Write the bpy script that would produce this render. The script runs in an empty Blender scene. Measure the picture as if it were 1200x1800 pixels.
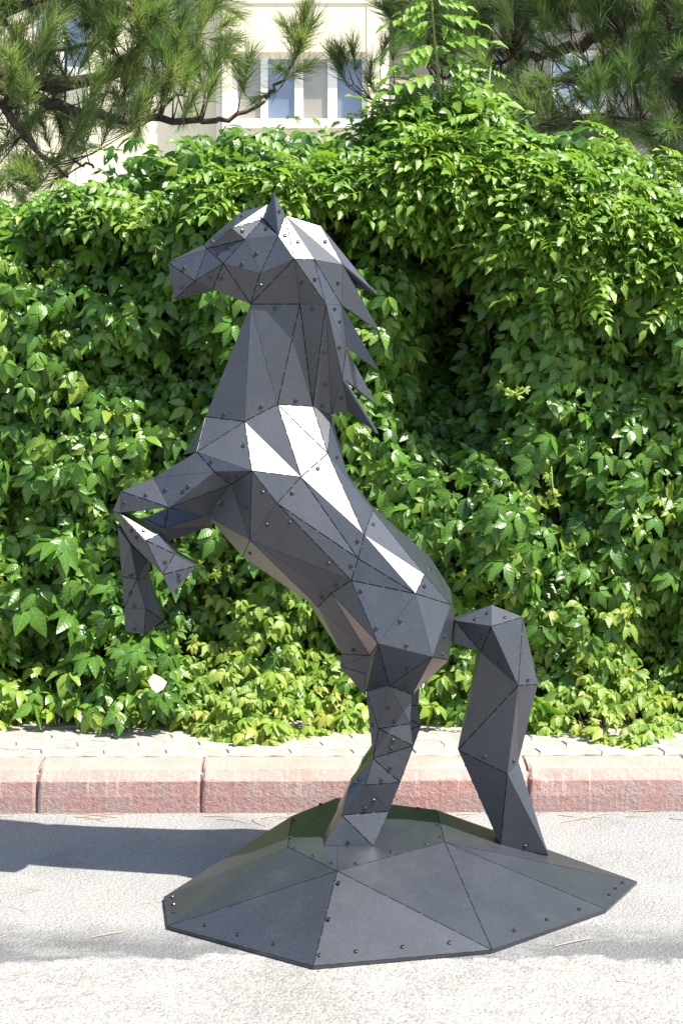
import bpy, bmesh, math, random
import numpy as np
from mathutils import Vector, Matrix

SC = bpy.context.scene
C = SC.collection
rnd = random.Random(7)
rng = np.random.default_rng(11)
R = math.radians

# ------------------------------------------------------------------ camera, sky, sun, exposure
FOC, HC = 2825.0, 1.42            # focal length in 1800-high pixels, eye height
cam_d = bpy.data.cameras.new('camera')
cam = bpy.data.objects.new('camera', cam_d); C.objects.link(cam)
cam.location = (0, 0, HC); cam.rotation_euler = (R(90), 0, 0)
cam_d.sensor_fit = 'VERTICAL'; cam_d.sensor_height = 24.0
cam_d.lens = FOC/1800*24.0; cam_d.shift_y = -280/1800
cam_d.clip_start = 0.05; cam_d.clip_end = 2000
SC.camera = cam

SUN_EL, SUN_AZ = R(58), R(25)     # sun to the right, a little towards the camera
sun_dir = Vector((math.cos(SUN_EL)*math.cos(SUN_AZ), -math.cos(SUN_EL)*math.sin(SUN_AZ), math.sin(SUN_EL)))
w = bpy.data.worlds.new('World'); SC.world = w; w.use_nodes = True
nt = w.node_tree; nt.nodes.clear()
sky = nt.nodes.new('ShaderNodeTexSky'); sky.sky_type = 'NISHITA'; sky.sun_disc = False
sky.sun_elevation = SUN_EL; sky.sun_rotation = math.atan2(sun_dir.x, sun_dir.y)
sky.air_density = 1.0; sky.dust_density = 1.2; sky.ozone_density = 1.0
bg = nt.nodes.new('ShaderNodeBackground'); bg.inputs['Strength'].default_value = 0.115
wo = nt.nodes.new('ShaderNodeOutputWorld')
nt.links.new(sky.outputs[0], bg.inputs[0]); nt.links.new(bg.outputs[0], wo.inputs[0])
sl = bpy.data.lights.new('sun', 'SUN'); sl.energy = 5.0; sl.angle = R(0.53); sl.color = (1.0, 0.95, 0.87)
so = bpy.data.objects.new('sun', sl); C.objects.link(so)
so.rotation_euler = sun_dir.to_track_quat('Z', 'Y').to_euler(); so.location = (6, -2, 9)
SC.view_settings.view_transform = 'Standard'; SC.view_settings.look = 'None'
SC.view_settings.exposure = 1.25; SC.view_settings.gamma = 1.0
SC.view_settings.use_curve_mapping = False
SC.render.engine = 'CYCLES'

# ------------------------------------------------------------------ helpers
def tag(o, label=None, cat=None, group=None, kind=None):
    if label: o['label'] = label
    if cat: o['category'] = cat
    if group: o['group'] = group
    if kind: o['kind'] = kind
    return o

def link(name, me, parent=None, mats=()):
    for m in mats: me.materials.append(m)
    o = bpy.data.objects.new(name, me); C.objects.link(o)
    if parent: o.parent = parent
    return o

def empty(name, loc=(0, 0, 0)):
    o = bpy.data.objects.new(name, None); C.objects.link(o); o.location = loc
    o.empty_display_size = 0.1
    return o

def pyobj(name, vs, fs, mats, parent=None, smooth=False, midx=None):
    me = bpy.data.meshes.new(name)
    me.from_pydata([tuple(v) for v in vs], [], [tuple(f) for f in fs])
    o = link(name, me, parent, mats)
    if midx is not None: me.polygons.foreach_set('material_index', midx)
    if smooth: me.polygons.foreach_set('use_smooth', [True]*len(me.polygons))
    me.update()
    return o

class MB:
    """collects boxes, prisms and tubes into one mesh"""
    def __init__(s): s.v = []; s.f = []
    def box(s, x0, x1, y0, y1, z0, z1):
        b = len(s.v)
        s.v += [(x, y, z) for z in (z0, z1) for y in (y0, y1) for x in (x0, x1)]
        s.f += [tuple(b+i for i in q) for q in ((0,2,3,1),(4,5,7,6),(0,1,5,4),(2,6,7,3),(0,4,6,2),(1,3,7,5))]
        return s
    def tube(s, pts, rad, n=6, jit=0.0):
        pts = [Vector(p) for p in pts]; b = len(s.v); k = len(pts)
        for i, p in enumerate(pts):
            t = (pts[min(i+1, k-1)]-pts[max(i-1, 0)]).normalized()
            u = t.cross(Vector((0.13, 0.21, 0.97)))
            if u.length < 1e-3: u = t.cross(Vector((1, 0, 0)))
            u.normalize(); v = t.cross(u); r = rad[i] if hasattr(rad, '__len__') else rad
            for j in range(n):
                a = 2*math.pi*j/n; q = r*(1+jit*rnd.uniform(-1, 1))
                s.v.append(tuple(p+u*math.cos(a)*q+v*math.sin(a)*q))
        for i in range(k-1):
            for j in range(n):
                s.f.append((b+i*n+j, b+i*n+(j+1) % n, b+(i+1)*n+(j+1) % n, b+(i+1)*n+j))
        s.f.append(tuple(b+j for j in reversed(range(n)))); s.f.append(tuple(b+(k-1)*n+j for j in range(n)))
        return s
    def build(s, name, mat, parent=None, smooth=False):
        return pyobj(name, s.v, s.f, [mat], parent, smooth)

def at(px, py, d):                # photo point (1200x1800) at distance d -> world
    return Vector(((px-600)/FOC*d, d, HC-(py-620)/FOC*d))

# ------------------------------------------------------------------ materials
def new_mat(name):
    m = bpy.data.materials.new(name); m.use_nodes = True
    t = m.node_tree; p = t.nodes['Principled BSDF']
    return m, t, p
def N(t, typ, **kw):
    n = t.nodes.new(typ)
    for k, v in kw.items():
        if k in n.inputs: n.inputs[k].default_value = v
        else: setattr(n, k, v)
    return n
def coords(t, scale=1.0, src='Object'):
    tc = N(t, 'ShaderNodeTexCoord'); mp = N(t, 'ShaderNodeMapping')
    mp.inputs['Scale'].default_value = (scale,)*3 if not hasattr(scale, '__len__') else scale
    t.links.new(tc.outputs[src], mp.inputs['Vector']); return mp.outputs[0]
def noise(t, vec, scale, detail=4, rough=.55):
    n = N(t, 'ShaderNodeTexNoise'); n.inputs['Scale'].default_value = scale
    n.inputs['Detail'].default_value = detail; n.inputs['Roughness'].default_value = rough
    t.links.new(vec, n.inputs['Vector']); return n.outputs['Fac']
def ramp(t, fac, stops):
    r = N(t, 'ShaderNodeValToRGB'); e = r.color_ramp.elements
    while len(e) < len(stops): e.new(0.5)
    for q, (p, c) in zip(e, stops):
        q.position = p; q.color = (*c, 1) if len(c) == 3 else c
    t.links.new(fac, r.inputs[0]); return r.outputs[0]
def mixc(t, fac, a, b, blend='MIX'):
    m = N(t, 'ShaderNodeMix', data_type='RGBA', blend_type=blend)
    for s, v in ((0, fac), (6, a), (7, b)):
        if hasattr(v, 'is_linked') or hasattr(v, 'links'): t.links.new(v, m.inputs[s])
        else: m.inputs[s].default_value = (*v, 1) if hasattr(v, '__len__') and len(v) == 3 else v
    return m.outputs[2]
def bump(t, p, h, strength, dist):
    b = N(t, 'ShaderNodeBump'); b.inputs['Strength'].default_value = strength; b.inputs['Distance'].default_value = dist
    t.links.new(h, b.inputs['Height']); t.links.new(b.outputs[0], p.inputs['Normal'])
    if p.inputs['Coat Weight'].default_value > 0: t.links.new(b.outputs[0], p.inputs['Coat Normal'])
    return b
def math_n(t, op, a, b=None):
    m = N(t, 'ShaderNodeMath', operation=op)
    for i, v in enumerate((a, b)):
        if v is None: continue
        if hasattr(v, 'links'): t.links.new(v, m.inputs[i])
        else: m.inputs[i].default_value = v
    return m.outputs[0]

def mat_powder():
    m, t, p = new_mat('powder_coated_steel')
    v = coords(t, 1.0)
    big = noise(t, v, 5, 3); fine = noise(t, v, 900, 2, .6); mid = noise(t, v, 60, 4)
    col = ramp(t, big, [(.3, (.015, .018, .026)), (.7, (.023, .028, .039))])
    sp = ramp(t, noise(t, v, 330, 2, .6), [(.57, (0, 0, 0)), (.72, (1, 1, 1))])
    col = mixc(t, sp, col, (.065, .07, .08))
    dust = ramp(t, noise(t, coords(t, (1, 1, .6)), 9, 7, .72), [(.50, (0, 0, 0)), (.82, (1, 1, 1))])
    col = mixc(t, math_n(t, 'MULTIPLY', dust, .09), col, (.20, .185, .165))
    scr = ramp(t, noise(t, coords(t, (9, 9, 70)), 3, 3, .5), [(.735, (0, 0, 0)), (.765, (1, 1, 1))])
    col = mixc(t, math_n(t, 'MULTIPLY', scr, .10), col, (.16, .16, .165))
    t.links.new(col, p.inputs['Base Color'])
    rr = ramp(t, mid, [(.3, (.50,)*3), (.7, (.58,)*3)])
    t.links.new(rr, p.inputs['Roughness'])
    p.inputs['Specular IOR Level'].default_value = .36
    p.inputs['Coat Weight'].default_value = .78; p.inputs['Coat Roughness'].default_value = .29; p.inputs['Coat IOR'].default_value = 1.5
    h = math_n(t, 'ADD', math_n(t, 'MULTIPLY', fine, .5), math_n(t, 'MULTIPLY', big, 1.5))
    bump(t, p, h, .45, .0012)
    return m
def mat_simple(name, col, rough=.6, spec=.5, metal=0, nscale=None, var=.15, bmp=None):
    m, t, p = new_mat(name)
    p.inputs['Roughness'].default_value = rough; p.inputs['Specular IOR Level'].default_value = spec
    p.inputs['Metallic'].default_value = metal
    if nscale:
        v = coords(t, 1.0); n = noise(t, v, nscale, 5)
        c = ramp(t, n, [(.3, tuple(x*(1-var) for x in col)), (.7, tuple(x*(1+var) for x in col))])
        t.links.new(c, p.inputs['Base Color'])
        if bmp: bump(t, p, noise(t, v, nscale*bmp[0], 4), bmp[1], bmp[2])
    else: p.inputs['Base Color'].default_value = (*col, 1)
    return m
M_POW = mat_powder()
M_SEAM = mat_simple('seam_shadow_steel', (.006, .006, .007), .7, .2)
M_SCREW = mat_simple('black_oxide_screw', (.02, .02, .022), .28, .6)

def mat_ground():
    m, t, p = new_mat('bleached_asphalt')
    tc = N(t, 'ShaderNodeTexCoord'); v = tc.outputs['Object']
    sep = N(t, 'ShaderNodeSeparateXYZ'); t.links.new(v, sep.inputs[0])
    big = noise(t, v, 1.3, 5); med = noise(t, v, 9, 6, .65); fine = noise(t, v, 110, 4, .7); chip = noise(t, v, 260, 2, .6)
    vor = N(t, 'ShaderNodeTexVoronoi'); vor.inputs['Scale'].default_value = 150; t.links.new(v, vor.inputs['Vector'])
    stone = ramp(t, vor.outputs['Color'], [(.1, (.24, .225, .205)), (.5, (.335, .32, .295)), (.9, (.42, .405, .38))])
    tone = ramp(t, med, [(.3, (.80, .80, .81)), (.7, (1.06, 1.05, 1.03))])
    near = mixc(t, 1.0, stone, tone, 'MULTIPLY')
    # finer, greyer surfacing beyond the old seam
    farc = mixc(t, 1.0, ramp(t, fine, [(.3, (.19, .186, .178)), (.5, (.285, .279, .268)), (.68, (.38, .372, .355))]), ramp(t, big, [(.3, (.86, .87, .9)), (.7, (1.05, 1.04, 1.02))]), 'MULTIPLY')
    # y with a wandering edge
    wob = math_n(t, 'MULTIPLY', math_n(t, 'SUBTRACT', noise(t, v, 3.0, 8, .68), .5), .34)
    yy = math_n(t, 'ADD', sep.outputs['Y'], wob)
    edge = N(t, 'ShaderNodeMapRange'); t.links.new(yy, edge.inputs[0]); edge.inputs[1].default_value = 3.77; edge.inputs[2].default_value = 3.79
    col = mixc(t, edge.outputs[0], near, farc)
    # dark dried tar smear along the seam
    d1 = N(t, 'ShaderNodeMapRange'); t.links.new(yy, d1.inputs[0]); d1.inputs[1].default_value = 3.77; d1.inputs[2].default_value = 3.785
    d2 = N(t, 'ShaderNodeMapRange'); t.links.new(yy, d2.inputs[0]); d2.inputs[1].default_value = 4.02; d2.inputs[2].default_value = 3.86
    sm = math_n(t, 'MULTIPLY', d1.outputs[0], d2.outputs[0])
    patch = ramp(t, noise(t, coords(t, (1.0, 2.6, 1)), 3.2, 6, .7), [(.30, (0, 0, 0)), (.50, (1, 1, 1))])
    sm = math_n(t, 'MULTIPLY', sm, patch)
    col = mixc(t, math_n(t, 'MULTIPLY', sm, .9), col, ramp(t, fine, [(.3, (.095, .098, .098)), (.7, (.155, .158, .157))]))
    st = ramp(t, noise(t, v, 2.4, 9, .62), [(.34, (.80, .80, .80)), (.50, (1, 1, 1)), (.7, (1.05, 1.04, 1.01))])
    col = mixc(t, 1.0, col, st, 'MULTIPLY')
    # rusty brown spots
    sp = ramp(t, noise(t, v, 4.2, 6, .66), [(.65, (0, 0, 0)), (.76, (1, 1, 1))])
    col = mixc(t, math_n(t, 'MULTIPLY', sp, .55), col, (.27, .22, .15))
    t.links.new(col, p.inputs['Base Color'])
    p.inputs['Roughness'].default_value = .9; p.inputs['Specular IOR Level'].default_value = .25
    h = math_n(t, 'ADD', math_n(t, 'ADD', fine, math_n(t, 'MULTIPLY', vor.outputs['Distance'], -.7)), math_n(t, 'MULTIPLY', med, 2.0))
    bump(t, p, h, .8, .006)
    return m
M_GROUND = mat_ground()

def mat_kerb():
    m, t, p = new_mat('faded_red_kerb')
    v = coords(t); g = N(t, 'ShaderNodeNewGeometry')
    n1 = noise(t, v, 6, 6, .65); n2 = noise(t, v, 70, 4, .7); n3 = noise(t, v, 230, 3, .6)
    body = mixc(t, ramp(t, n1, [(.40, (0, 0, 0)), (.60, (1, 1, 1))]), (.33, .225, .20), (.36, .18, .155))
    grit = ramp(t, n2, [(.40, (0, 0, 0)), (.62, (1, 1, 1))])
    body = mixc(t, math_n(t, 'MULTIPLY', grit, .45), body, (.42, .35, .32))
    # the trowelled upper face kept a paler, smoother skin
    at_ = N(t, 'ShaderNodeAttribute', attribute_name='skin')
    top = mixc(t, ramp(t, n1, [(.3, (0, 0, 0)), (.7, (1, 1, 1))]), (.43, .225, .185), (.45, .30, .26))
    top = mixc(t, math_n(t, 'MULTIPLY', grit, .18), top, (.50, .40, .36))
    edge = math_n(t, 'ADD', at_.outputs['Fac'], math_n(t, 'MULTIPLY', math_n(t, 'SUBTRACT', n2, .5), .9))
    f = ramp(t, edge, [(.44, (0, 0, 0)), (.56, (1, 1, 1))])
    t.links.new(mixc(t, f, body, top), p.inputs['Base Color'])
    p.inputs['Roughness'].default_value = .88; p.inputs['Specular IOR Level'].default_value = .3
    b = bump(t, p, math_n(t, 'ADD', n2, math_n(t, 'MULTIPLY', n3, .5)), .8, .006)
    return m
M_KERB = mat_kerb()
M_PAVER = mat_simple('bleached_paver', (.325, .30, .265), .9, .25, 0, 28, .22, (6, .6, .002))
M_JOINT = mat_simple('sandy_joint', (.20, .18, .15), .95, .1, 0, 60, .3, (3, .5, .003))

def mat_leaf(name, dark, light, young, trans=.32, rough=.34, veins=True):
    m, t, p = new_mat(name)
    a = N(t, 'ShaderNodeAttribute', attribute_name='tint')
    col = ramp(t, a.outputs['Fac'], [(0, dark), (.55, light), (.97, young)])
    uv = N(t, 'ShaderNodeUVMap', uv_map='UVMap'); sep = N(t, 'ShaderNodeSeparateXYZ'); t.links.new(uv.outputs[0], sep.inputs[0])
    if veins:
        au = math_n(t, 'ABSOLUTE', math_n(t, 'SUBTRACT', sep.outputs[0], .5))
        mid = math_n(t, 'LESS_THAN', au, .035)
        sv = math_n(t, 'FRACT', math_n(t, 'ADD', math_n(t, 'MULTIPLY', sep.outputs[1], 6.0), math_n(t, 'MULTIPLY', au, -2.6)))
        side = math_n(t, 'LESS_THAN', sv, .13)
        vn = math_n(t, 'MAXIMUM', mid, math_n(t, 'MULTIPLY', side, .6))
        col = mixc(t, math_n(t, 'MULTIPLY', vn, .35), col, tuple(min(1, x*1.7+.02) for x in light))
        hh = math_n(t, 'MULTIPLY', math_n(t, 'ABSOLUTE', math_n(t, 'SUBTRACT', sv, .5)), -1)
        bump(t, p, hh, .35, .003)
    mott = noise(t, coords(t), 45, 3)
    col = mixc(t, .35, col, ramp(t, mott, [(.3, (.55, .55, .5)), (.7, (1.25, 1.25, 1.2))]), 'MULTIPLY')
    geo = N(t, 'ShaderNodeNewGeometry')
    back = mixc(t, .5, col, (.16, .22, .10))
    colf = mixc(t, geo.outputs['Backfacing'], col, back)
    t.links.new(colf, p.inputs['Base Color'])
    p.inputs['Roughness'].default_value = rough; p.inputs['Specular IOR Level'].default_value = .5
    tr = N(t, 'ShaderNodeBsdfTranslucent'); t.links.new(mixc(t, 1.0, col, (1.25, 1.35, .55), 'MULTIPLY'), tr.inputs[0])
    ms = N(t, 'ShaderNodeMixShader'); ms.inputs[0].default_value = trans
    out = t.nodes['Material Output']
    t.links.new(p.outputs[0], ms.inputs[1]); t.links.new(tr.outputs[0], ms.inputs[2]); t.links.new(ms.outputs[0], out.inputs[0])
    return m
M_CREEPER = mat_leaf('creeper_leaf', (.044, .115, .020), (.115, .245, .030), (.28, .37, .05), .38, .29)
M_FRINGE = mat_leaf('young_creeper_leaf', (.13, .24, .03), (.25, .36, .05), (.42, .40, .09), .42, .4)
M_VINE = mat_leaf('trumpet_vine_leaf', (.085, .185, .025), (.165, .30, .035), (.27, .38, .055), .38, .36)
M_NEEDLE = mat_leaf('pine_needle', (.065, .125, .045), (.15, .235, .085), (.28, .34, .14), .34, .42, False)
M_STEM = mat_simple('vine_stem', (.10, .085, .04), .8, .3, 0, 30, .3)
M_SHOOT = mat_simple('green_shoot', (.20, .24, .06), .6, .4, 0, 30, .2)
M_BARK = mat_simple('pine_bark', (.11, .085, .068), .9, .2, 0, 22, .5, (3, .9, .02))
M_UNDER = mat_simple('twig_shade_backing', (.030, .032, .018), .95, .1, 0, 14, .5, (3, 1, .03))  # dark colour stands for twigs and shade deep in the hedge
M_DRYLEAF = mat_simple('dry_leaf', (.62, .40, .27), .6, .3, 0, 60, .2)
M_STRAW = mat_simple('dry_needle', (.36, .28, .18), .7, .3, 0, 80, .25)
VERTS={'H1':(-0.4659,4.3150,1.6629),'H2':(-0.4475,4.3150,1.5636),'H3':(-0.3901,4.2800,1.6109),'H4':(-0.3444,4.3050,1.5892),'H5':(-0.2415,4.2771,1.5494),'T1':(-0.3746,4.3550,1.7129),'T2':(-0.2767,4.3550,1.7992),'T3':(-0.1989,4.3550,1.8231),'H6':(-0.3596,4.3050,1.6989),'H7':(-0.2901,4.2681,1.7509),'H8':(-0.2559,4.2783,1.7221),'H9':(-0.3136,4.2700,1.6573),'H10':(-0.2151,4.2499,1.6291),'H11':(-0.1679,4.2724,1.7315),'H12':(-0.2111,4.3216,1.7795),'H13':(-0.1248,4.2460,1.6680),'H14':(-0.1514,4.3199,1.7901),'M1':(-0.0554,4.3499,1.7634),'M2':(0.0940,4.3510,1.5802),'U1':(0.0309,4.3650,1.5969),'Q1':(-0.0725,4.2652,1.6676),'Q2':(0.0038,4.3185,1.6562),'N2':(-0.1110,4.2971,1.5501),'N3':(-0.0415,4.2600,1.5489),'N4':(0.0000,4.3200,1.5477),'M3':(0.1054,4.3550,1.4747),'S3':(0.0137,4.3100,1.4337),'S3t':(0.0995,4.2900,1.3714),'S4':(0.0015,4.2950,1.3540),'S4t':(0.0994,4.3550,1.2735),'S5':(0.0161,4.3250,1.2631),'S5t':(0.0949,4.2950,1.2026),'CF':(-0.3613,4.2800,1.2496),'C0':(-0.2560,4.2535,1.2378),'C1':(-0.1703,4.2773,1.2822),'C2':(-0.0770,4.3156,1.2756),'C3':(-0.0276,4.3373,1.2519),'CL':(-0.4281,4.3350,1.1438),'CF2':(-0.3785,4.2093,1.1603),'D1':(-0.2320,4.1610,1.1144),'D2':(-0.1054,4.1942,1.0956),'D3':(-0.0362,4.2609,1.1530),'BR0':(0.0199,4.3278,1.0799),'BR1':(0.0832,4.2750,1.0008),'BR2':(0.2389,4.3550,0.8681),'E1':(-0.1664,4.1606,1.0297),'E2':(-0.2901,4.2250,1.0735),'E3':(-0.2385,4.1850,0.9319),'E4':(-0.3533,4.2650,0.9837),'K0':(-0.3302,4.1828,1.1101),'G1':(0.0591,4.1734,0.9473),'G2':(0.0427,4.1569,0.8878),'G3':(0.0250,4.1481,0.8321),'G4':(-0.0267,4.1850,0.7934),'G5':(0.2155,4.1702,0.8443),'G6':(0.1908,4.1297,0.8006),'G7':(0.2860,4.2185,0.7585),'BL1':(-0.2676,4.3550,0.8666),'BL2':(-0.0925,4.3550,0.7463),'B5':(-0.0619,4.2650,0.7451),'B6':(0.0000,4.3250,0.6101),'B7':(0.0741,4.2304,0.6226),'SH1':(-0.0046,4.3550,0.5706),'SH2':(0.0650,4.2729,0.5654),'CR':(0.0644,4.3350,0.4932),'RB0':(0.2960,4.3550,0.7772),'RB1':(0.3063,4.3550,0.6939),'J1':(0.0920,4.0918,0.6803),'J2':(0.2324,4.1155,0.6410),'J3':(0.2873,4.3060,0.5961),'J4':(0.1236,4.1800,0.5544),'J5':(0.1855,4.2250,0.5212),'J6':(0.0643,4.2215,0.5294),'X1':(0.0963,4.1850,0.4408),'X2':(0.1805,4.2150,0.4472),'X3':(0.1878,4.2100,0.3902),'X4':(0.0817,4.1950,0.3612),'X5':(0.1541,4.2050,0.2954),'X6':(0.0622,4.1850,0.2941),'X7':(0.0240,4.2300,0.2888),'X8':(0.1252,4.2103,0.2187),'X9':(0.0000,4.1857,0.2160),'X10':(-0.0135,4.2250,0.2011),'X11':(0.0827,4.1700,0.1395),'X12':(-0.0458,4.1700,0.1410),'Ta':(0.3047,4.3250,0.6989),'Tb':(0.4054,4.3550,0.7371),'Tc':(0.4910,4.3550,0.7038),'Td':(0.3977,4.2716,0.6927),'Te':(0.3727,4.3150,0.6166),'Tf':(0.3001,4.3250,0.6377),'Tg':(0.4713,4.2950,0.5306),'Th':(0.5318,4.3550,0.5213),'Ti':(0.3138,4.3450,0.3457),'Tj':(0.4424,4.2950,0.2949),'Tk':(0.4783,4.3450,0.3141),'Tl':(0.4249,4.3100,0.0972),'Tm':(0.5553,4.3100,0.0713),'L1':(-0.4910,4.2031,1.0927),'L2':(-0.4454,4.1664,1.0184),'P1':(-0.5730,4.1831,1.0597),'P2':(-0.5768,4.1836,1.0024),'KN':(-0.5998,4.2150,1.0037),'R1':(-0.4761,4.1897,0.9462),'R2':(-0.5071,4.1643,0.9336),'R0':(-0.5501,4.2000,0.9234),'R3':(-0.4349,4.2001,0.8937),'R4':(-0.4648,4.1762,0.8427),'R5':(-0.3777,4.2061,0.8624),'R6':(-0.4403,4.1800,0.7912),'E0':(-0.1813,4.3030,1.8495),'EA':(-0.2081,4.3100,1.7808),'EB':(-0.1514,4.3200,1.7916)}
PARTS={'head':'H1 H2 H3|H2 H4 H3|H1 H3 H6|H1 H6 T1|H6 H3 H9|H3 H4 H9|H9 H4 H5|H9 H5 H10|H10 H5 H13|H5 N2 H13|H9 H10 H8|H6 H9 H8|H6 H8 H7|H8 H10 H11|H11 H10 H13|H7 H8 H12|H12 H8 H11|T1 H6 H7|T1 H7 T2|T2 H7 T3|H7 H12 T3|H12 H11 H14|T3 H12 H14|H11 H13 H14|H14 H13 Q1|H14 Q1 Q2|H14 Q2 M1|H13 N2 N3|H13 N3 Q1|Q1 N3 N4|Q1 N4 Q2',
'mane':'M1 Q2 M2|Q2 U1 M2|Q2 N4 M3|N4 S3 S3t|S3 S4 S4t|S4 S5 S5t',
'neck':'H5 CF C0|H5 C0 C1|H5 C1 N2|N2 C1 C2|N2 C2 N3|N3 C2 C3|N3 C3 S4|N3 S4 S3|N3 S3 N4|S4 C3 S5',
'torso':'CF CF2 C0|CF CL CF2|CF2 D1 C0|C0 D1 D2|C0 D2 C1|C1 D2 D3|C1 D3 C2|C2 D3 C3|C3 D3 BR0|D3 BR1 BR0|D3 G1 BR1|D2 G1 D3|CF2 K0 D1|K0 E2 D1|D1 E2 E3|D1 E3 E1|D1 E1 D2|E2 E4 E3|D2 G2 G1|D2 E1 G2|E1 G3 G2|E1 E3 G3|E3 G4 G3|E4 BL1 E3|E3 B5 G4|E3 BL1 B5|BL1 BL2 B5|G1 G5 BR1|G1 G6 G5|BR1 G5 BR2|G1 G2 G6|G2 G3 G6|G5 G7 BR2|G5 G6 G7|BR2 G7 RB0|RB0 G7 RB1|G3 J1 G6|G6 J1 J2|G6 J2 G7|G7 J2 J3|G7 J3 RB1|G3 G4 J1|G4 B7 J1|G4 B5 B7|B5 B6 B7|BL2 B6 B5|B6 SH1 B7|SH1 SH2 B7|SH1 CR SH2|J1 J4 J2|J2 J4 J5|J2 J5 J3|J1 J6 J4|J1 B7 J6|B7 SH2 J6',
'foreleg':'CF2 L1 K0|L1 L2 K0|L2 E2 K0|L2 E4 E2|L1 P1 L2|P1 P2 L2|P1 KN P2|P2 R2 R1|P2 R0 R2|R2 R0 R4|R2 R4 R3|R1 R2 R3|R3 R4 R5|R4 R6 R5|KN R0 P2',
'hind_leg':'J6 X1 J4|J6 X4 X1|J4 X1 X2|J4 X2 J5|X1 X3 X2|X1 X4 X3|X4 X5 X3|X4 X6 X5|X7 X6 X4|X6 X8 X5|X6 X9 X8|X7 X9 X6|X7 X10 X9|X9 X11 X8|X9 X12 X11|X10 X12 X9',
'tail':'Ta Td Tb|Tb Td Tc|Ta Te Td|Ta Tf Te|Td Te Tg|Td Tg Tc|Tc Tg Th|Te Ti Tg|Tg Ti Tj|Tg Tk Th|Tg Tj Tk|Ti Tl Tj|Tj Tl Tm|Tj Tm Tk',
'ear':'E0 EA H11|E0 H11 EB'}
SCREWS=[('head',19,0.470,0.351),('head',17,0.433,0.295),('head',2,0.449,0.426),('head',11,0.486,0.381),('head',11,0.301,0.226),('head',15,0.449,0.391),('head',16,0.431,0.160),('head',13,0.424,0.440),('head',10,0.428,0.427),('head',5,0.366,0.243),('head',6,0.470,0.431),('head',0,0.129,0.477),('head',8,0.390,0.460),('head',23,0.389,0.292),('head',24,0.385,0.248),('head',26,0.162,0.455),('head',27,0.472,0.372),('head',28,0.212,0.438),('head',30,0.141,0.464),('ear',1,0.380,0.265),('neck',2,0.486,0.045),('neck',4,0.502,0.049),('neck',8,0.488,0.102),('neck',5,0.548,0.227),('neck',8,0.263,0.385),('neck',7,0.274,0.389),('neck',5,0.258,0.227),('neck',9,0.418,0.242),('neck',0,0.037,0.537),('neck',1,0.055,0.451),('neck',3,0.048,0.467),('neck',5,0.045,0.465),('torso',2,0.089,0.443),('torso',12,0.491,0.357),('torso',1,0.263,0.410),('torso',13,0.427,0.396),('torso',13,0.209,0.358),('foreleg',1,0.133,0.398),('foreleg',1,0.488,0.427),('foreleg',4,0.180,0.424),('foreleg',5,0.444,0.472),('foreleg',1,0.121,0.527),('torso',15,0.455,0.106),('torso',19,0.483,0.475),('torso',11,0.454,0.056),('torso',8,0.160,0.450),('torso',21,0.703,0.095),('torso',21,0.467,0.489),('torso',14,0.306,0.199),('torso',25,0.405,0.535),('torso',17,0.448,0.457),('torso',21,0.705,0.091),('torso',27,0.403,0.072),('torso',18,0.062,0.419),('torso',20,0.047,0.435),('torso',21,0.167,0.102),('torso',22,0.050,0.536),('torso',36,0.763,0.150),('torso',32,0.362,0.124),('torso',33,0.463,0.417),('torso',24,0.048,0.477),('foreleg',8,0.368,0.308),('foreleg',8,0.136,0.390),('foreleg',7,0.275,0.326),('foreleg',10,0.132,0.463),('foreleg',13,0.382,0.190),('foreleg',13,0.203,0.418),('torso',37,0.466,0.454),('torso',37,0.082,0.450),('torso',36,0.170,0.749),('torso',49,0.104,0.453),('torso',52,0.104,0.486),('torso',50,0.097,0.385),('torso',39,0.410,0.347),('torso',39,0.082,0.406),('torso',44,0.093,0.412),('tail',0,0.449,0.359),('tail',0,0.117,0.324),('tail',2,0.116,0.473),('hind_leg',2,0.462,0.392),('hind_leg',2,0.108,0.435),('hind_leg',5,0.421,0.143),('hind_leg',5,0.150,0.413),('hind_leg',6,0.426,0.452),('hind_leg',7,0.153,0.425),('hind_leg',8,0.468,0.385),('hind_leg',10,0.426,0.119),('hind_leg',10,0.149,0.429),('hind_leg',14,0.131,0.422),('hind_leg',1,0.365,0.342),('tail',4,0.163,0.394),('tail',6,0.072,0.478),('tail',8,0.064,0.469),('tail',10,0.075,0.428),('tail',12,0.060,0.437),('tail',1,0.200,0.375)]
# ------------------------------------------------------------------ the setting: ground, kerb, pavement
KY, KS = 4.96, 0.012               # kerb front line: y = KY + KS*x
gs = 60.0
ground = pyobj('ground', [(-gs, -gs, 0), (gs, -gs, 0), (gs, gs*3, 0), (-gs, gs*3, 0)], [(0, 1, 2, 3)], [M_GROUND])
tag(ground, kind='structure')

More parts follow.
